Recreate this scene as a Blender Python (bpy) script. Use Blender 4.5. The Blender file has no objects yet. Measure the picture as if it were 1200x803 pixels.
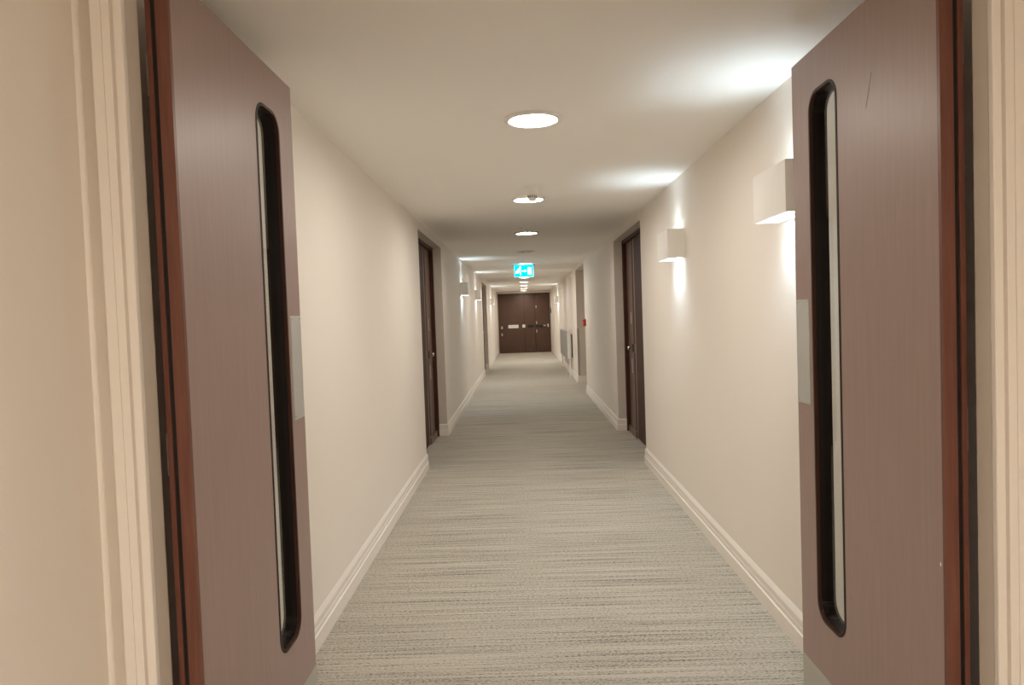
import bpy, bmesh, math
from mathutils import Matrix, Vector

SC = bpy.context.scene
COL = SC.collection

# ------------------------------------------------------------------ camera
FOCAL_PX = 850.0
EYE = 1.453
cam_d = bpy.data.cameras.new('camera')
cam = bpy.data.objects.new('camera', cam_d)
COL.objects.link(cam)
cam_d.sensor_width = 36.0
cam_d.lens = FOCAL_PX / 1200.0 * 36.0
cam_d.clip_start = 0.02
R = Vector((0.99929265, 0.0138122, -0.03497733))
U = Vector((0.03444466, 0.03708319, 0.99871838))
F = Vector((-0.01509157, 0.99921672, -0.0365812))
m = Matrix.Identity(4)
for i in range(3):
    m[i][0], m[i][1], m[i][2] = R[i], U[i], -F[i]
m[0][3], m[1][3], m[2][3] = 0.0, 0.0, EYE
cam.matrix_world = m
SC.camera = cam

# ------------------------------------------------------------------ world, exposure
world = bpy.data.worlds.new('world')
SC.world = world
world.use_nodes = True
world.node_tree.nodes['Background'].inputs[0].default_value = (0.02, 0.018, 0.015, 1)
SC.view_settings.view_transform = 'Standard'
SC.view_settings.look = 'None'
SC.view_settings.gamma = 1.0
SC.view_settings.use_curve_mapping = False
SC.view_settings.exposure = 2.13
SC.cycles.use_denoising = True
SC.cycles.max_bounces = 14
SC.cycles.diffuse_bounces = 8
SC.cycles.glossy_bounces = 5
SC.cycles.transparent_max_bounces = 12
SC.cycles.sample_clamp_indirect = 6.0
SC.cycles.caustics_reflective = False
SC.cycles.caustics_refractive = False

LAMP_STRENGTH = 26.0            # round downlights
LAMP_COLOUR = (1.0, 0.925, 0.83)
FILL_STRENGTH = 75.0            # two added, unseen lights filling the camera side of the doors
TUBE_STRENGTH = 12.0            # the bulb in each wall box
SPOT_UP, SPOT_DOWN = 1.5, 6.0   # its beams up and down
TUBE_COLOUR = (0.70, 0.88, 1.0)

# ------------------------------------------------------------------ dimensions
WL, WR = -0.97, 1.142           # corridor side walls
CEIL = 2.40
Y0, Y1 = -5.5, 28.4             # ends of the corridor
HEAD = 2.32                     # heads of the side openings
LX, RX = -0.80, 0.98            # inner faces of the two near leaves
HY, FY = 1.705, 2.608           # hinge edge and free edge of the leaves
MIDX = 0.085

# ------------------------------------------------------------------ materials
MATS = {}

def new_mat(name):
    mt = bpy.data.materials.new(name)
    mt.use_nodes = True
    nt = mt.node_tree
    return mt, nt, nt.nodes['Principled BSDF']

def plain(name, col, rough=0.5, metal=0.0, bump=0.0, bscale=200.0, var=0.0, spec=0.5):
    mt, nt, b = new_mat(name)
    b.inputs['Base Color'].default_value = (*col, 1)
    b.inputs['Roughness'].default_value = rough
    b.inputs['Metallic'].default_value = metal
    b.inputs['Specular IOR Level'].default_value = spec
    tc = nt.nodes.new('ShaderNodeTexCoord')
    if var > 0:
        n = nt.nodes.new('ShaderNodeTexNoise')
        n.inputs['Scale'].default_value = 1.7
        n.inputs['Detail'].default_value = 3
        nt.links.new(tc.outputs['Object'], n.inputs['Vector'])
        r = nt.nodes.new('ShaderNodeValToRGB')
        r.color_ramp.elements[0].color = (*[c * (1 - var) for c in col], 1)
        r.color_ramp.elements[1].color = (*[min(1, c * (1 + var)) for c in col], 1)
        nt.links.new(n.outputs[0], r.inputs[0])
        nt.links.new(r.outputs[0], b.inputs['Base Color'])
    if bump > 0:
        n2 = nt.nodes.new('ShaderNodeTexNoise')
        n2.inputs['Scale'].default_value = bscale
        n2.inputs['Detail'].default_value = 2
        nt.links.new(tc.outputs['Object'], n2.inputs['Vector'])
        bp = nt.nodes.new('ShaderNodeBump')
        bp.inputs['Strength'].default_value = bump
        bp.inputs['Distance'].default_value = 0.002
        nt.links.new(n2.outputs[0], bp.inputs['Height'])
        nt.links.new(bp.outputs[0], b.inputs['Normal'])
    MATS[name] = mt
    return mt

def wood(name, c1, c2, rough, scale=(30, 30, 1.6), spec=0.5):
    mt, nt, b = new_mat(name)
    tc = nt.nodes.new('ShaderNodeTexCoord')
    mp = nt.nodes.new('ShaderNodeMapping')
    mp.inputs['Scale'].default_value = scale
    nt.links.new(tc.outputs['Object'], mp.inputs['Vector'])
    n = nt.nodes.new('ShaderNodeTexNoise')
    n.inputs['Scale'].default_value = 2.2
    n.inputs['Detail'].default_value = 7
    n.inputs['Roughness'].default_value = 0.62
    n.inputs['Distortion'].default_value = 0.5
    nt.links.new(mp.outputs[0], n.inputs['Vector'])
    r = nt.nodes.new('ShaderNodeValToRGB')
    r.color_ramp.elements[0].position = 0.3
    r.color_ramp.elements[0].color = (*c1, 1)
    r.color_ramp.elements[1].position = 0.72
    r.color_ramp.elements[1].color = (*c2, 1)
    nt.links.new(n.outputs[0], r.inputs[0])
    nt.links.new(r.outputs[0], b.inputs['Base Color'])
    rr = nt.nodes.new('ShaderNodeMapRange')
    rr.inputs['To Min'].default_value = rough - 0.05
    rr.inputs['To Max'].default_value = rough + 0.08
    nt.links.new(n.outputs[0], rr.inputs['Value'])
    nt.links.new(rr.outputs[0], b.inputs['Roughness'])
    b.inputs['Specular IOR Level'].default_value = spec
    bp = nt.nodes.new('ShaderNodeBump')
    bp.inputs['Strength'].default_value = 0.06
    bp.inputs['Distance'].default_value = 0.001
    nt.links.new(n.outputs[0], bp.inputs['Height'])
    nt.links.new(bp.outputs[0], b.inputs['Normal'])
    MATS[name] = mt
    return mt

def emit(name, col, strength):
    mt = bpy.data.materials.new(name)
    mt.use_nodes = True
    nt = mt.node_tree
    nt.nodes.clear()
    e = nt.nodes.new('ShaderNodeEmission')
    e.inputs[0].default_value = (*col, 1)
    e.inputs[1].default_value = strength
    o = nt.nodes.new('ShaderNodeOutputMaterial')
    nt.links.new(e.outputs[0], o.inputs[0])
    MATS[name] = mt
    return mt

def carpet():
    mt, nt, b = new_mat('carpet')
    L = nt.links
    tc = nt.nodes.new('ShaderNodeTexCoord')
    def noise(sx, sy, scale, detail, rough=0.6):
        mp = nt.nodes.new('ShaderNodeMapping')
        mp.inputs['Scale'].default_value = (sx, sy, 1)
        L.new(tc.outputs['Object'], mp.inputs['Vector'])
        n = nt.nodes.new('ShaderNodeTexNoise')
        n.inputs['Scale'].default_value = scale
        n.inputs['Detail'].default_value = detail
        n.inputs['Roughness'].default_value = rough
        L.new(mp.outputs[0], n.inputs['Vector'])
        return n.outputs[0]
    streak = noise(1.1, 82, 1.0, 3, 0.6)      # the woven cross lines
    band = noise(0.5, 7, 1.0, 3)               # wider soft bands
    fleck = noise(75, 150, 1.0, 2, 0.7)        # yarn flecks
    r1 = nt.nodes.new('ShaderNodeValToRGB')
    e = r1.color_ramp.elements
    e[0].position, e[0].color = 0.26, (0.13, 0.110, 0.090, 1)
    e[1].position, e[1].color = 0.62, (0.54, 0.51, 0.44, 1)
    k = r1.color_ramp.elements.new(0.42)
    k.color = (0.41, 0.38, 0.315, 1)
    mx = nt.nodes.new('ShaderNodeMath'); mx.operation = 'MULTIPLY_ADD'
    L.new(fleck, mx.inputs[0]); mx.inputs[1].default_value = 1.05
    L.new(streak, mx.inputs[2])
    sb = nt.nodes.new('ShaderNodeMath'); sb.operation = 'SUBTRACT'
    L.new(mx.outputs[0], sb.inputs[0]); sb.inputs[1].default_value = 0.535
    L.new(sb.outputs[0], r1.inputs[0])
    r2 = nt.nodes.new('ShaderNodeMapRange')
    r2.inputs['From Min'].default_value = 0.3
    r2.inputs['From Max'].default_value = 0.7
    r2.inputs['To Min'].default_value = 0.92
    r2.inputs['To Max'].default_value = 1.07
    L.new(band, r2.inputs['Value'])
    mu = nt.nodes.new('ShaderNodeMix'); mu.data_type = 'RGBA'; mu.blend_type = 'MULTIPLY'
    mu.inputs[0].default_value = 1.0
    L.new(r1.outputs[0], mu.inputs[6]); L.new(r2.outputs[0], mu.inputs[7])
    L.new(mu.outputs[2], b.inputs['Base Color'])
    b.inputs['Roughness'].default_value = 0.95
    b.inputs['Specular IOR Level'].default_value = 0.15
    bp = nt.nodes.new('ShaderNodeBump')
    bp.inputs['Strength'].default_value = 0.35
    bp.inputs['Distance'].default_value = 0.003
    L.new(sb.outputs[0], bp.inputs['Height'])
    L.new(bp.outputs[0], b.inputs['Normal'])
    MATS['carpet'] = mt

def glass():
    mt = bpy.data.materials.new('glass')
    mt.use_nodes = True
    nt = mt.node_tree
    nt.nodes.clear()
    t = nt.nodes.new('ShaderNodeBsdfTransparent')
    t.inputs[0].default_value = (0.93, 0.95, 0.93, 1)
    g = nt.nodes.new('ShaderNodeBsdfGlossy')
    g.inputs['Roughness'].default_value = 0.02
    lw = nt.nodes.new('ShaderNodeLayerWeight')
    pw = nt.nodes.new('ShaderNodeMath'); pw.operation = 'POWER'
    nt.links.new(lw.outputs['Facing'], pw.inputs[0]); pw.inputs[1].default_value = 5.0
    fr = nt.nodes.new('ShaderNodeMath'); fr.operation = 'MULTIPLY_ADD'
    nt.links.new(pw.outputs[0], fr.inputs[0]); fr.inputs[1].default_value = 0.9; fr.inputs[2].default_value = 0.04
    mx = nt.nodes.new('ShaderNodeMixShader')
    o = nt.nodes.new('ShaderNodeOutputMaterial')
    nt.links.new(fr.outputs[0], mx.inputs[0])
    nt.links.new(t.outputs[0], mx.inputs[1])
    nt.links.new(g.outputs[0], mx.inputs[2])
    nt.links.new(mx.outputs[0], o.inputs[0])
    MATS['glass'] = mt

plain('wall_paint', (0.86, 0.805, 0.745), 0.62, bump=0.12, bscale=160, var=0.012, spec=0.3)
plain('ceiling_paint', (0.90, 0.88, 0.845), 0.75, bump=0.05, bscale=120, spec=0.2)
plain('trim_paint', (0.87, 0.815, 0.765), 0.42)
plain('drab_beige', (0.65, 0.59, 0.525), 0.5)  # darker, greyer beige for jambs, reveals, cross wall and end wall
plain('plaster_white', (0.90, 0.885, 0.85), 0.6)
plain('white_plastic', (0.82, 0.80, 0.76), 0.35)
plain('grey_plastic', (0.22, 0.21, 0.20), 0.45)
plain('radiator_enamel', (0.82, 0.83, 0.80), 0.3)
plain('radiator_grey', (0.36, 0.35, 0.34), 0.5)
plain('steel', (0.68, 0.70, 0.69), 0.38, metal=0.75)
plain('aluminium', (0.56, 0.55, 0.50), 0.45, metal=0.55)
plain('chrome', (0.8, 0.78, 0.74), 0.22, metal=1.0)
plain('black_seal', (0.006, 0.005, 0.005), 0.6)
plain('black_lining', (0.012, 0.008, 0.007), 0.4, spec=0.3)
plain('dark_plate', (0.012, 0.010, 0.010), 0.35)
plain('red_plastic', (0.55, 0.03, 0.02), 0.35)
plain('paper_white', (0.82, 0.81, 0.78), 0.6)
plain('brass', (0.72, 0.60, 0.42), 0.3, metal=0.9)
plain('guard_grey', (0.40, 0.38, 0.36), 0.4, metal=0.2)
wood('wood_face', (0.335, 0.240, 0.215), (0.385, 0.282, 0.255), 0.40)
wood('wood_edge', (0.135, 0.046, 0.030), (0.21, 0.082, 0.056), 0.4)
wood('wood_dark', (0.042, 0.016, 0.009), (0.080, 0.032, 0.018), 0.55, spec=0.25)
wood('wood_side', (0.15, 0.092, 0.072), (0.215, 0.138, 0.110), 0.36)
wood('wood_end', (0.070, 0.034, 0.021), (0.115, 0.057, 0.036), 0.42)
emit('lamp_diffuser', LAMP_COLOUR, LAMP_STRENGTH)
emit('fill_diffuser', LAMP_COLOUR, FILL_STRENGTH)
emit('lamp_tube', TUBE_COLOUR, TUBE_STRENGTH)
emit('sign_cyan', (0.0, 0.62, 1.0), 1.15)
emit('sign_white', (1.0, 1.0, 1.0), 1.3)
carpet()
glass()

# ------------------------------------------------------------------ mesh helpers
def BM():
    return bmesh.new()

def obj(name, bm, mat, parent=None, bevel=0.0, seg=2, smooth=False):
    if bevel > 0:
        es = [e for e in bm.edges if len(e.link_faces) == 2 and e.calc_face_angle(0) > 0.6]
        bmesh.ops.bevel(bm, geom=es, offset=bevel, segments=seg, profile=0.5, affect='EDGES')
    bmesh.ops.recalc_face_normals(bm, faces=bm.faces)
    if smooth:
        for f in bm.faces:
            f.smooth = True
        for e in bm.edges:
            if len(e.link_faces) == 2 and e.calc_face_angle(0) > 0.7:
                e.smooth = False
    me = bpy.data.meshes.new(name)
    bm.to_mesh(me)
    bm.free()
    me.materials.append(MATS[mat])
    o = bpy.data.objects.new(name, me)
    COL.objects.link(o)
    if parent:
        o.parent = parent
    return o

def box(bm, a, b):
    x0, y0, z0 = (min(a[i], b[i]) for i in range(3))
    x1, y1, z1 = (max(a[i], b[i]) for i in range(3))
    v = [bm.verts.new(p) for p in ((x0, y0, z0), (x1, y0, z0), (x1, y1, z0), (x0, y1, z0),
                                   (x0, y0, z1), (x1, y0, z1), (x1, y1, z1), (x0, y1, z1))]
    for f in ((3, 2, 1, 0), (4, 5, 6, 7), (0, 1, 5, 4), (1, 2, 6, 5), (2, 3, 7, 6), (3, 0, 4, 7)):
        bm.faces.new([v[i] for i in f])
    return bm

def bx(a, b):
    return box(BM(), a, b)

def lathe(prof, n=40, axis='Z', bm=None):
    """prof: (radius, height) pairs, swept about the axis."""
    bm = bm or BM()
    rings = []
    for r, h in prof:
        if r < 1e-6:
            p = {'Z': (0, 0, h), 'X': (h, 0, 0), 'Y': (0, h, 0)}[axis]
            rings.append([bm.verts.new(p)])
            continue
        ring = []
        for k in range(n):
            a = 2 * math.pi * k / n
            c, s = r * math.cos(a), r * math.sin(a)
            ring.append(bm.verts.new({'Z': (c, s, h), 'X': (h, c, s), 'Y': (c, h, s)}[axis]))
        rings.append(ring)
    for A, B in zip(rings, rings[1:]):
        for k in range(n):
            a0, a1 = A[k % len(A)], A[(k + 1) % len(A)]
            b0, b1 = B[k % len(B)], B[(k + 1) % len(B)]
            vs = []
            for v in (a0, a1, b1, b0):
                if v not in vs:
                    vs.append(v)
            if len(vs) >= 3:
                bm.faces.new(vs)
    return bm

def shift(bm, v):
    bmesh.ops.translate(bm, verts=bm.verts, vec=v)
    return bm

def prism(pts, lo, hi, axis):
    """a polygon extruded along an axis: 'X' takes (y, z), 'Y' takes (x, z), 'Z' takes (x, y)."""
    bm = BM()
    def P(p, t):
        return {'X': (t, p[0], p[1]), 'Y': (p[0], t, p[1]), 'Z': (p[0], p[1], t)}[axis]
    A = [bm.verts.new(P(p, lo)) for p in pts]
    B = [bm.verts.new(P(p, hi)) for p in pts]
    n = len(pts)
    bm.faces.new(A)
    bm.faces.new(B)
    for k in range(n):
        bm.faces.new((A[k], A[(k + 1) % n], B[(k + 1) % n], B[k]))
    bm.normal_update()
    bmesh.ops.triangulate(bm, faces=[f for f in bm.faces if len(f.verts) > 4])
    return bm

def sweep(path, prof, side=1):
    """a profile (offset out of the wall, height) swept along a plan polyline with mitred corners; side picks the normal."""
    bm = BM()
    n = len(path)
    nrm = []
    for a, b in zip(path, path[1:]):
        d = Vector((b[0] - a[0], b[1] - a[1])).normalized()
        nrm.append(Vector((-d.y, d.x)) * side)
    cols = []
    for i in range(n):
        if i == 0:
            mt = nrm[0]
        elif i == n - 1:
            mt = nrm[-1]
        else:
            s = nrm[i - 1] + nrm[i]
            mt = s / max(0.2, s.dot(nrm[i]))
        cols.append([bm.verts.new((path[i][0] + mt.x * o, path[i][1] + mt.y * o, h)) for o, h in prof])
    k = len(prof)
    for A, B in zip(cols, cols[1:]):
        for j in range(k):
            bm.faces.new((A[j], A[(j + 1) % k], B[(j + 1) % k], B[j]))
    bm.faces.new(cols[0])
    bm.faces.new(cols[-1])
    return bm

def rrect(y0, y1, z0, z1, r, n=8):
    pts = []
    for cy, cz, a0 in ((y1 - r, z1 - r, 0), (y0 + r, z1 - r, 90), (y0 + r, z0 + r, 180), (y1 - r, z0 + r, 270)):
        for k in range(n + 1):
            a = math.radians(a0 + 90 * k / n)
            pts.append((cy + r * math.cos(a), cz + r * math.sin(a)))
    return pts

def ring_between(outer, inner, x0, x1):
    """a plate in the (y, z) plane between two loops of equal length, from x0 to x1."""
    bm = BM()
    loops = []
    for x in (x0, x1):
        loops.append(([bm.verts.new((x, *p)) for p in outer], [bm.verts.new((x, *p)) for p in inner]))
    n = len(outer)
    for k in range(n):
        j = (k + 1) % n
        for (o, i) in loops:
            bm.faces.new((o[k], o[j], i[j], i[k]))
        for q in (0, 1):
            bm.faces.new((loops[0][q][k], loops[0][q][j], loops[1][q][j], loops[1][q][k]))
    return bm

def tag(o, label=None, cat=None, group=None, kind=None):
    if label: o['label'] = label
    if cat: o['category'] = cat
    if group: o['group'] = group
    if kind: o['kind'] = kind
    return o

def thing(name, loc, label, cat, group=None, rz=0.0, kind=None):
    o = bpy.data.objects.new(name, None)
    o.empty_display_size = 0.1
    COL.objects.link(o)
    o.location = loc
    o.rotation_euler = (0, 0, rz)
    return tag(o, label, cat, group, kind)

def struct(name, bm, mat, parent=None, **kw):
    o = obj(name, bm, mat, parent, **kw)
    if not parent:
        o['kind'] = 'structure'
    return o

# ------------------------------------------------------------------ the room shell
struct('floor', bx((-2.0, Y0 - .2, -0.1), (2.7, Y1 + .6, 0)), 'carpet')
struct('ceiling', bx((-2.0, Y0 - .2, CEIL), (2.7, Y1 + .6, CEIL + .1)), 'ceiling_paint')

LEFT_OPEN = [(6.97, 8.93, HEAD), (17.95, 20.15, HEAD)]
RIGHT_OPEN = [(6.90, 8.90, HEAD), (13.22, 15.20, 2.36)]

def wall_outline(opens):
    p = [(Y0, 0)]
    for a, b, h in opens:
        p += [(a, 0), (a, h), (b, h), (b, 0)]
    return p + [(Y1 + .3, 0), (Y1 + .3, CEIL), (Y0, CEIL)]

struct('wall_left', prism(wall_outline(LEFT_OPEN), WL - 0.6, WL, 'X'), 'wall_paint')
struct('wall_right', prism(wall_outline(RIGHT_OPEN), WR, WR + 1.3, 'X'), 'wall_paint')
struct('wall_passage', bx((WR + 1.3, 12.9, 0), (WR + 1.4, 15.6, CEIL)), 'wall_paint')
struct('wall_back', bx((WL, Y0 - .15, 0), (WR, Y0, CEIL)), 'wall_paint')

# the cross wall that carries the open double doors, and its linings
CY0, CY1 = 1.622, 1.722
JL, JR = -0.857, 1.037
struct('wall_front', prism([(WL, 0), (JL - .03, 0), (JL - .03, HEAD + .02), (JR + .03, HEAD + .02), (JR + .03, 0), (WR, 0), (WR, CEIL), (WL, CEIL)], CY0, CY1, 'Y'), 'drab_beige')
struct('trim_1', prism([(JL - .03, 0), (JL, 0), (JL, HEAD - .01), (JR, HEAD - .01), (JR, 0), (JR + .03, 0), (JR + .03, HEAD + .02), (JL - .03, HEAD + .02)], CY0 - .001, CY0 + .054, 'Y'), 'drab_beige')

def architrave(name, x_in, x_out):
    """a moulded upright on the near face of the cross wall: stepped section from the opening outwards."""
    s = 1 if x_out > x_in else -1
    w = abs(x_out - x_in)
    y = CY0
    k = w / .07
    sec = [(0, 0), (0, .015), (.002, .017), (.0165, .017), (.017, .007), (.0235, .009), (.024, .021), (.042, .021), (.0425, .0185), (.0435, .0185), (.044, .021),
           (.066, .021), (.070, .017), (.070, 0)]
    sec = [(p * k, y - q) for p, q in sec]
    return struct(name, prism([(x_in + s * a, b) for a, b in sec], 0, HEAD + .06, 'Z'), 'trim_paint')

architrave('trim_2', JL, JL - .070)
architrave('trim_3', JR, JR + .070)
struct('trim_4', prism([(JL, CY0), (JL, CY0 - .02), (JR, CY0 - .02), (JR, CY0)], HEAD - .01, HEAD + .06, 'Z'), 'trim_paint')

def corner_bead(name, x, s):
    pts = [(x, CY0), (x + s * .010, CY0)] + [(x + s * .010 * math.cos(a), CY0 - .010 * math.sin(a)) for a in (.4, .8, 1.2)] + [(x, CY0 - .010)]
    return struct(name, prism(pts, 0.15, CEIL, 'Z'), 'trim_paint')
corner_bead('trim_5', WL, 1)
corner_bead('trim_6', WR, -1)

# skirting boards: stepped profile, mitred round the reveals
SK = [(0, 0), (.018, 0), (.018, .070), (.0125, .074), (.0125, .097), (.0095, .099), (.0095, .101), (.0125, .103), (.0125, .130), (.001, .153), (0, .153)]
RV = 0.115
def skirt(name, path, side):
    return struct(name, sweep(path, SK, side), 'trim_paint')
def board_left(y0, y1, r0, r1):
    p = [(WL, y0), (WL, y1)]
    if r0: p = [(WL - RV, y0)] + p
    if r1: p = p + [(WL - RV, y1)]
    skirt('baseboard_left', p, -1)
board_left(Y0, CY0 - .0, 0, 0)
board_left(CY1, 6.97, 0, 1)
board_left(8.93, 17.95, 1, 1)
board_left(20.15, Y1, 1, 0)
def board_right(y0, y1, r0, r1):
    p = [(WR, y0), (WR, y1)]
    if r0: p = [(WR + r0, y0)] + p
    if r1: p = p + [(WR + r1, y1)]
    skirt('baseboard_right', p, 1)
board_right(Y0, CY0, 0, 0)
board_right(CY1, 6.90, 0, RV)
board_right(8.90, 13.22, RV, 1.3)
board_right(15.20, 16.3, 1.3, 0)
board_right(16.3, Y1, 0, 0)
skirt('baseboard_passage', [(WR + 1.3, 13.22), (WR + 1.3, 15.20)], 1)

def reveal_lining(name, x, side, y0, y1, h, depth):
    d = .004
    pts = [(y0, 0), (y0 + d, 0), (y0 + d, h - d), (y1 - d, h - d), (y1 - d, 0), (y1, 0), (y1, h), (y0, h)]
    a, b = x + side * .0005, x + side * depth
    struct(name, prism([(p, q) for p, q in pts], min(a, b), max(a, b), 'X'), 'drab_beige')
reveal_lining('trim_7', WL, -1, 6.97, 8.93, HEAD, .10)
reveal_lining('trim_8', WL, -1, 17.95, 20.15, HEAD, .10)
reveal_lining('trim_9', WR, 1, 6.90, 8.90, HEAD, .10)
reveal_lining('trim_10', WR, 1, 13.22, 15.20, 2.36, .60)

# far end: head and nibs round the end doors
END = Y1 - .02
struct('wall_end', prism([(WL, 0), (WL + .04, 0), (WL + .04, HEAD), (WR - .04, HEAD), (WR - .04, 0), (WR, 0), (WR, CEIL), (WL, CEIL)], Y1 - .25, Y1 + .3, 'Y'), 'drab_beige')

# ------------------------------------------------------------------ the two open door leaves
TH = 0.054
def near_leaf(name, face_x, s, label, push_y, slot):
    """s = +1 when the wall side of the leaf lies towards +x. The leaf stands open at 90 degrees, hinge edge towards us."""
    t = thing(name, (face_x, HY, 0), label, 'door', 'the pair of open corridor doors', kind='structure')
    L = FY - HY
    z0, z1 = 0.012, 2.293
    X = lambda d: s * d           # d = depth from the visible face
    ya, yb, za, zb = slot
    rr = 0.062
    # leaf: outer rectangle and slot, matched loop by loop
    inner = rrect(ya, yb, za, zb, rr)
    cy, cz = (ya + yb) / 2, (za + zb) / 2
    n4 = len(inner) // 4
    outer = []
    corners = [(L, z1), (.012, z1), (.012, z0), (L, z0)]
    for q in range(4):
        for k in range(n4):
            f = k / (n4 - 1)
            c = corners[q]
            if q == 0:   p = (L, zb - rr + (z1 - zb + rr) * min(1, 2 * f)) if f <= .5 else (L + (yb - rr - L) * (2 * f - 1), z1)
            elif q == 1: p = (ya + rr + (.012 - ya - rr) * min(1, 2 * f), z1) if f <= .5 else (.012, z1 + (zb - rr - z1) * (2 * f - 1))
            elif q == 2: p = (.012, za + rr + (z0 - za - rr) * min(1, 2 * f)) if f <= .5 else (.012 + (ya + rr - .012) * (2 * f - 1), z0)
            else:        p = (yb - rr + (L - yb + rr) * min(1, 2 * f), z0) if f <= .5 else (L, z0 + (za + rr - z0) * (2 * f - 1))
            outer.append(p)
    obj('leaf', ring_between(outer, inner, X(0), X(TH)), 'wood_face', t)
    # hinge edge: two red lippings with the black seal between them
    obj('edge_lipping', bx((X(0), 0, z0), (X(.031), .0125, z1)), 'wood_edge', t, bevel=.003)
    obj('edge_lipping', bx((X(.042), 0, z0), (X(TH), .0125, z1)), 'wood_edge', t, bevel=.002)
    obj('edge_seal', bx((X(.031), .006, z0), (X(.042), .0125, z1)), 'black_seal', t)
    # vision panel
    def grow(g):
        return rrect(ya - g, yb + g, za - g, zb + g, max(.01, rr + g))
    obj('panel_gasket', ring_between(grow(.005), grow(-.002), X(-.0015), X(.004)), 'black_seal', t)
    obj('panel_bead', ring_between(grow(-.001), grow(-.0045), X(-.002), X(.010)), 'wood_dark', t)
    obj('panel_lining', ring_between(grow(-.0005), grow(-.0060), X(.009), X(TH + .003)), 'black_lining', t)
    gl = BM()
    lp = grow(-.004)
    A = [gl.verts.new((X(.024), *p)) for p in lp]
    B = [gl.verts.new((X(.030), *p)) for p in lp]
    gl.faces.new(A); gl.faces.new(B)
    for k in range(len(lp)):
        j = (k + 1) % len(lp)
        gl.faces.new((A[k], A[j], B[j], B[k]))
    obj('glass_pane', gl, 'glass', t)
    # push plate and kick plate
    p0, p1, q0, q1 = push_y
    pp = obj('push_plate', bx((X(-.0025), p0, q0), (X(.001), p1, q1)), 'steel', t, bevel=.0008)
    pp['label'] = 'satin metal push plate'
    for yy in (p0 + .008, p1 - .008):
        for zz in (q0 + .010, q1 - .010):
            obj('screw', shift(lathe([(0, X(-.0035)), (.0028, X(-.0033)), (.0032, X(-.0024)), (.0032, X(0))], 12, 'X'), (0, yy, zz)), 'chrome', pp)
    kp = obj('kick_plate', bx((X(-.002), .014, z0 + .002), (X(.001), L - .002, .20)), 'aluminium', t, bevel=.0006)
    kp['label'] = 'pale metal kick plate'
    # hinges on the wall side edge
    for hz in (0.25, 1.15, 2.05):
        obj('hinge', shift(lathe([(0, -.05), (.006, -.05), (.006, .05), (0, .05)], 12, 'Z'), (X(TH + .004), .016, hz)), 'steel', t)
    return t

near_leaf('door_1', LX, -1, 'dark brown wooden door leaf standing open on the left, with long slot window',
          (.787, .893, 1.118, 1.480), (.548, .756, .392, 2.150))
right_leaf = near_leaf('door_2', RX, 1, 'dark brown wooden door leaf standing open on the right, with long slot window',
          (.787, .893, 1.112, 1.475), (.548, .756, .392, 2.152))
sc_ = BM()
q = [(.320, 2.086), (.3225, 2.086), (.3585, 1.998), (.3555, 1.998)]
sc_.faces.new([sc_.verts.new((-.0004, *p)) for p in q])
obj('scratch', sc_, 'wood_dark', right_leaf)['label'] = 'short dark scratch'
obj('chip', bx((-.0006, .020, .820), (.0, .024, .828)), 'trim_paint', right_leaf)['label'] = 'pale chip'
# ------------------------------------------------------------------ recessed side doors
def side_doors(name, x, y0, y1, side, label):
    """side = -1 left wall, +1 right wall. Local frame: origin on the wall face at the near end of the opening."""
    t = thing(name, (x, y0, 0), label, 'door', None, kind='structure')
    W = y1 - y0
    X = lambda d: side * d
    zt = HEAD - .012
    a, b = .10, .24               # the frame's depth in the wall
    fw = .055
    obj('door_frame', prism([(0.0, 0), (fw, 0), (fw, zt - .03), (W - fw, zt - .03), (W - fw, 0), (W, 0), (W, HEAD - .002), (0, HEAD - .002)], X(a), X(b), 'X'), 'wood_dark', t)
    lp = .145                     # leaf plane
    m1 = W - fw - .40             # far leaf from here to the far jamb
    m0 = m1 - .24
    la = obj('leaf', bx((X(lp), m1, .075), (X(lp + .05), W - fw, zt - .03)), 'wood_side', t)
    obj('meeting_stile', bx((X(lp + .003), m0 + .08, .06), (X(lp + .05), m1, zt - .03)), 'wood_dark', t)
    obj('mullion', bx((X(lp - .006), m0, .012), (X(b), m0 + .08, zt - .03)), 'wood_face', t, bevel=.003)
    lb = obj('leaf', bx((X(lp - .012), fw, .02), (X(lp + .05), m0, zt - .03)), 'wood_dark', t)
    obj('threshold_rail', bx((X(lp - .028), m0 + .08, .003), (X(lp + .03), W - fw, .075)), 'wood_side', t, bevel=.004)
    # furniture at lock height
    hz = 1.03
    ro = obj('lock_plate', bx((X(lp - .008), m1 + .03, hz - .045), (X(lp), m1 + .115, hz + .045)), 'dark_plate', t, bevel=.002)
    kb = lathe([(0, 0), (.008, 0), (.008, .022), (.020, .028), (.024, .040), (.018, .050), (0, .052)], 18, 'X')
    bmesh.ops.scale(kb, vec=(-side, 1, 1), verts=kb.verts)
    obj('knob', shift(kb, (X(lp - .008), m1 + .085, hz)), 'chrome', ro)
    obj('strike_plate', bx((X(lp + .001), m1 - .13, hz - .05), (X(lp + .006), m1 - .03, hz + .05)), 'dark_plate', t)
    obj('finger_plate', bx((X(lp - .003), m1 + .13, hz - .30), (X(lp), m1 + .17, hz - .13)), 'steel', t)
    obj('finger_plate', bx((X(lp - .003), m1 + .13, hz + .28), (X(lp), m1 + .17, hz + .42)), 'steel', t)
    return t

side_doors('door_3', WL, 6.97, 8.93, -1, 'recessed dark wooden side doors in the left wall, nearer the camera')
side_doors('door_4', WR, 6.90, 8.90, 1, 'recessed dark wooden side doors in the right wall beyond two box lights')
side_doors('door_5', WL, 17.95, 20.15, -1, 'recessed dark side door in the left wall, far down the corridor')

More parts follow.
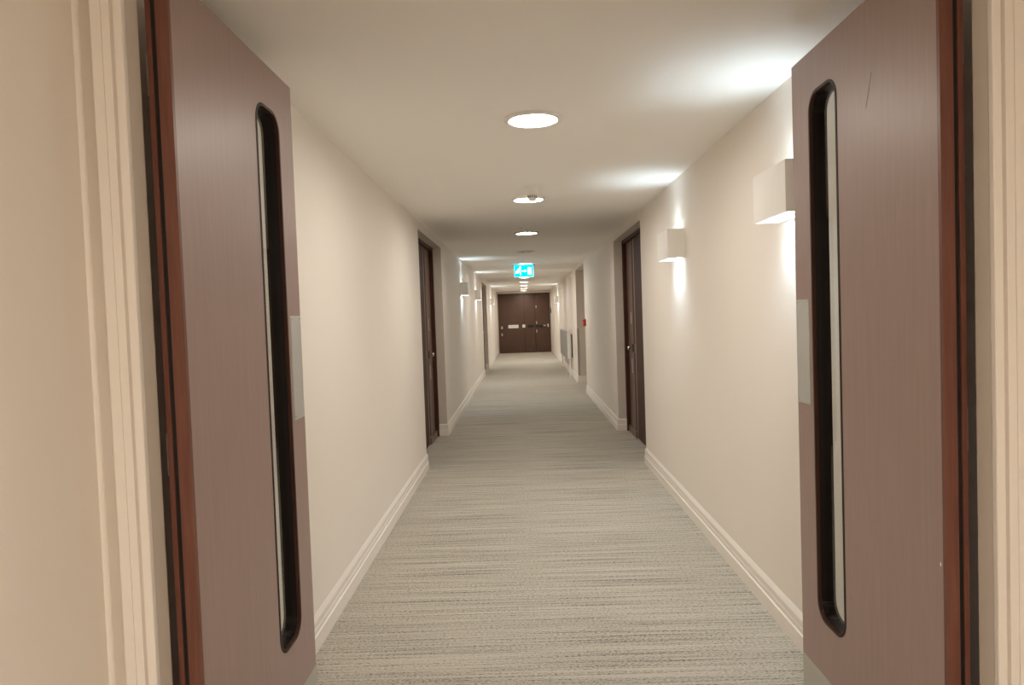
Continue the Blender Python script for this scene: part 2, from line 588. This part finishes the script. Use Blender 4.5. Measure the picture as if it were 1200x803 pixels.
# ------------------------------------------------------------------ end doors
def end_doors():
    x0, x1 = WL + .04, WR - .04
    y = END
    t = thing('door_6', (x0, y, 0), 'wide dark brown doors closing the far end of the corridor', 'door', None, kind='structure')
    W = x1 - x0
    top = HEAD
    cuts = [0.0, 1.02, 1.44, W]
    for a, b in zip(cuts, cuts[1:]):
        obj('leaf', bx((a + .006, 0, .008), (b - .006, .05, top - .006)), 'wood_end', t, bevel=.004)
    obj('door_lining', bx((0, .04, 0), (W, .07, top)), 'black_lining', t)
    def plate(nm, u0, u1, z0, z1, mat, d=.012):
        return obj(nm, bx((u0, -d, z0), (u1, 0, z1)), mat, t, bevel=.001)
    plate('push_plate', .38, .78, .97, 1.10, 'paper_white')['label'] = 'white horizontal plate'
    plate('notice', .93, 1.04, .98, 1.10, 'paper_white')['label'] = 'square white notice'
    plate('push_bar', 1.14, 1.38, .99, 1.07, 'dark_plate', .03)['label'] = 'black horizontal bar'
    plate('push_bar', 1.46, 1.75, .99, 1.07, 'dark_plate', .03)['label'] = 'black horizontal bar'
    plate('lock', 1.75, 1.84, 1.02, 1.06, 'brass', .03)
    plate('pull_handle', 1.91, 1.96, .98, 1.10, 'paper_white', .02)
    plate('lock', .10, .16, .95, 1.05, 'brass', .03)
    plate('lock', .105, .15, .68, .78, 'brass', .03)
    for z in (0.83, 1.16, 1.78):
        plate('hinge', 1.47, 1.505, z - .05, z + .05, 'brass', .01)
    return t
end_doors()

rd = thing('card_reader', (WR - .02, Y1 - .25, 1.52), 'small dark reader on the jamb right of the far end doors', 'card reader')
obj('case', bx((-.018, -.02, 0), (.018, 0, .20)), 'dark_plate', rd, bevel=.003)
obj('keypad', bx((-.011, -.023, .10), (.011, -.02, .17)), 'grey_plastic', rd)

# ------------------------------------------------------------------ box wall lights
def wall_light(x, yc, rz, label):
    """Origin on the wall at the box's underside, +X out of the wall, +Y to the right when facing the wall."""
    t = thing('wall_light', (x, yc, 1.817), label, 'wall light', 'white box lights on the corridor walls', rz)
    L, D, Hh, th = .385, .117, .200, .007
    h = L / 2
    bm = BM()
    # a box open above and below: four upright plates in one shell
    out = [(0, -h), (D, -h), (D, h), (0, h)]
    inn = [(th, -h + th), (D - th, -h + th), (D - th, h - th), (th, h - th)]
    lo = [[bm.verts.new((*p, z)) for p in q] for q in (out, inn) for z in (0, Hh)]
    o0, o1, i0, i1 = lo
    for k in range(4):
        j = (k + 1) % 4
        bm.faces.new((o0[k], o0[j], o1[j], o1[k]))
        bm.faces.new((i0[j], i0[k], i1[k], i1[j]))
        bm.faces.new((o0[j], o0[k], i0[k], i0[j]))
        bm.faces.new((o1[k], o1[j], i1[j], i1[k]))
    obj('shade', bm, 'plaster_white', t)
    ly = .0
    obj('lamp_holder', bx((.007, ly - .03, .088), (.022, ly + .03, .112)), 'white_plastic', t)
    obj('lamp', shift(lathe([(0, -.034), (.014, -.034), (.016, -.030), (.010, -.008), (.010, .008), (.016, .030), (.014, .034), (0, .034)], 16, 'Z'), (.036, ly, .100)), 'lamp_tube', t)
    for up in (1, -1):
        ld = bpy.data.lights.new('lamp_beam', 'SPOT')
        ld.energy = SPOT_UP if up > 0 else SPOT_DOWN
        ld.color = TUBE_COLOUR
        ld.spot_size = math.radians(108 if up > 0 else 130)
        ld.spot_blend = 0.9 if up > 0 else 1.0
        ld.shadow_soft_size = .014
        lo_ = bpy.data.objects.new('lamp_beam', ld)
        COL.objects.link(lo_)
        lo_.parent = t
        lo_.location = (.036, ly, .100 + up * .050)
        lo_.rotation_euler = (0, math.radians(-180 + 25) if up > 0 else math.radians(-14), 0)   # tipped a little out of the wall
    return t

PI = math.pi
wall_light(WR, 3.005, PI, 'large white box light on the right wall half hidden by the open door')
wall_light(WR, 5.250, PI, 'white box light on the right wall just before the right side doors')
wall_light(WR, 22.80, PI, 'small far white box light on the right wall above the radiator')
wall_light(WL, 11.80, 0, 'white box light on the left wall, first one past the side doors')
wall_light(WL, 15.40, 0, 'white box light on the left wall, second one past the side doors')
wall_light(WL, 22.80, 0, 'smallest white box light on the left wall, beside the far end doors')

# ------------------------------------------------------------------ round ceiling lights
def downlight(y, label, lit=True, x=MIDX, mat='lamp_diffuser'):
    t = thing('ceiling_light', (x, y, CEIL), label, 'ceiling light', 'round lights along the corridor ceiling')
    obj('trim_ring', lathe([(.140, 0), (.140, -.010), (.136, -.015), (.126, -.017), (.117, -.014), (.113, -.006), (.113, 0)], 48), 'white_plastic', t, smooth=True)
    if lit:
        obj('diffuser', lathe([(0, -.007), (.080, -.007), (.113, -.005), (.113, -.001)], 48), mat, t)
    else:
        obj('reflector', lathe([(0, -.001), (.06, -.001), (.113, -.004)], 48), 'grey_plastic', t)
        obj('bulb', lathe([(0, -.022), (.014, -.019), (.02, -.010), (.02, -.001)], 20), 'white_plastic', t, smooth=True)
    return t

STEP, LY = 2.40, 3.53
order = ['largest and nearest round ceiling light, above the open doors', 'second round ceiling light, partly hidden by a smoke alarm',
         'third round ceiling light, small with a dark rim', 'unlit round ceiling light showing a dark flat rim',
         'round ceiling light touching the top of the cyan exit sign', None,
         'round ceiling light just below the exit sign, widest of that row', 'second round light in the row below the exit sign',
         'third round light in the row below the exit sign', 'far round light split in two by a small alarm',
         'last round ceiling light, right above the far end doors']
for n, lab in enumerate(order):
    y = LY + STEP * n
    if lab:
        downlight(y, lab, n != 3)
downlight(LY + STEP * 5, 'round ceiling light hidden right behind the exit sign')
downlight(-1.3, 'added unseen fill light behind the camera, nearer the doors', mat='fill_diffuser')  # this and the next are unseen, added as fill
downlight(-3.7, 'added unseen fill light behind the camera, further from the doors', mat='fill_diffuser')

# ------------------------------------------------------------------ detectors on the ceiling
def detector(x, y, r, d, label):
    t = thing('smoke_alarm', (x, y, CEIL), label, 'smoke alarm')
    obj('base', lathe([(r, 0), (r, -.010), (r * .96, -.014), (r * .8, -.015)], 36), 'white_plastic', t, smooth=True)
    hd = obj('head', lathe([(r * .88, -.014), (r * .88, -d * .55), (r * .80, -d * .62), (r * .60, -d * .66), (r * .60, -d * .86), (r * .48, -d), (0, -d * 1.02)], 36), 'white_plastic', t, smooth=True)
    vb = BM()
    for k in range(14):
        a = 2 * PI * k / 14
        c, s = math.cos(a), math.sin(a)
        v = BM()
        box(v, (-.004, r * .57, -d * .84), (.004, r * .63, -d * .68))
        bmesh.ops.rotate(v, verts=v.verts, matrix=Matrix.Rotation(a, 3, 'Z'))
        me = bpy.data.meshes.new('tmp'); v.to_mesh(me); v.free()
        vb.from_mesh(me); bpy.data.meshes.remove(me)
    g = obj('vents', vb, 'grey_plastic', hd)
    g['kind'] = 'stuff'
    return t

detector(.105, 5.36, .056, .106, 'white smoke alarm in front of the second ceiling light')
detector(.060, 7.85, .040, .018, 'tiny flat white alarm on the ceiling before the third light')
detector(.085, 24.30, .045, .060, 'tiny far smoke alarm in front of a ceiling light')

# ------------------------------------------------------------------ exit sign
def exit_sign():
    t = thing('exit_sign', (.062, 13.55, CEIL), 'glowing cyan exit sign hanging from the ceiling, running man, arrow and door', 'exit sign')
    w, h0, h1 = .178, -.228, -.008
    obj('housing', bx((-w, .004, h0), (w, .030, h1)), 'white_plastic', t, bevel=.003)
    obj('mounting_rail', bx((-.21, .002, -.012), (.21, .034, 0)), 'grey_plastic', t)
    pn = obj('sign_panel', bx((-w + .006, 0, h0 + .006), (w - .006, .004, h1 - .004)), 'sign_cyan', t)
    def flat(name, pts):
        return obj(name, prism(pts, -.002, .0, 'Y'), 'sign_white', pn)
    c = -.118
    # running figure heading for the door
    flat('running_man', [(-.150, c - .004), (-.128, c + .006), (-.112, c + .040), (-.090, c + .046), (-.070, c + .044), (-.052, c + .020),
                         (-.060, c + .012), (-.074, c + .026), (-.078, c + .002), (-.056, c - .020), (-.054, c - .070), (-.068, c - .070),
                         (-.071, c - .028), (-.094, c - .010), (-.106, c - .040), (-.148, c - .042), (-.148, c - .030), (-.116, c - .026), (-.104, c + .012),
                         (-.118, c - .006), (-.146, c - .016)])
    hd = lathe([(0, -.002), (.016, -.002), (.016, 0), (0, 0)], 16, 'Y')
    obj('head', shift(hd, (-.066, 0, c + .066)), 'sign_white', pn)
    flat('arrow', [(-.034, c + .006), (.018, c + .006), (.018, c + .024), (.052, c), (.018, c - .024), (.018, c - .006), (-.034, c - .006)])
    flat('door_symbol', [(.076, c - .068), (.076, c + .062), (.138, c + .062), (.138, c - .068)])
exit_sign()

# ------------------------------------------------------------------ right wall fittings
def call_point():
    t = thing('fire_call_point', (WR, 13.06, 1.225), 'red fire alarm call point on the right wall before the side passage', 'call point')
    obj('back_box', bx((-.040, -.055, 0), (0, .055, .125)), 'red_plastic', t, bevel=.004)
    obj('cover', bx((-.052, -.048, .010), (-.040, .048, .115)), 'red_plastic', t, bevel=.004)
    obj('button', bx((-.055, -.028, .038), (-.052, .028, .085)), 'white_plastic', t)
call_point()

cg = obj('corner_guard', prism([(WR - .003, 15.190), (WR + .040, 15.190), (WR + .040, 15.193), (WR, 15.193), (WR, 15.255), (WR - .003, 15.255)], .16, 1.14, 'Z'), 'guard_grey')
tag(cg, 'grey strip guarding the wall corner beyond the side passage', 'corner guard')

def radiator():
    y0, y1, z0, z1 = 16.75, 19.9, .40, 1.04
    t = thing('radiator', (WR, y0, 0), 'white panel radiator low on the right wall', 'radiator')
    L = y1 - y0
    obj('front_panel', bx((-.120, 0, z0), (-.085, L, z1)), 'radiator_grey', t, bevel=.006)['label'] = 'grey front panel'
    obj('rear_panel', bx((-.052, .01, z0), (-.030, L - .01, z1 - .01)), 'radiator_enamel', t, bevel=.006)
    obj('end_cover', bx((-.120, -.012, z0 + .01), (-.030, 0, z1 + .004)), 'radiator_enamel', t, bevel=.005)
    obj('end_cover', bx((-.120, L, z0 + .01), (-.030, L + .012, z1 + .004)), 'radiator_enamel', t, bevel=.005)
    obj('top_grille', bx((-.085, .01, z1 - .02), (-.052, L - .01, z1)), 'radiator_grey', t)
    for yy in (.01, L - .06):
        obj('gap_strip', bx((-.030, yy, z0 + .05), (-.001, yy + .05, z1 - .06)), 'dark_plate', t)  # dark upright strip in the gap between radiator and wall
    for yy in (-.045, L + .045):
        obj('pipe', shift(lathe([(.014, 0.0), (.014, z0 + .04), (0, z0 + .04)], 12, 'Z'), (-.07, yy, .002)), 'radiator_enamel', t)
    v = lathe([(.018, 0), (.034, .008), (.038, .06), (.030, .085), (0, .087)], 20, 'Z')
    obj('valve_head', shift(v, (-.07, -.055, z1 - .02)), 'white_plastic', t, smooth=True)
    obj('valve_stem', shift(lathe([(.010, z0 + .02), (.010, z1 - .02)], 12, 'Z'), (-.07, -.045, 0)), 'radiator_enamel', t)
radiator()
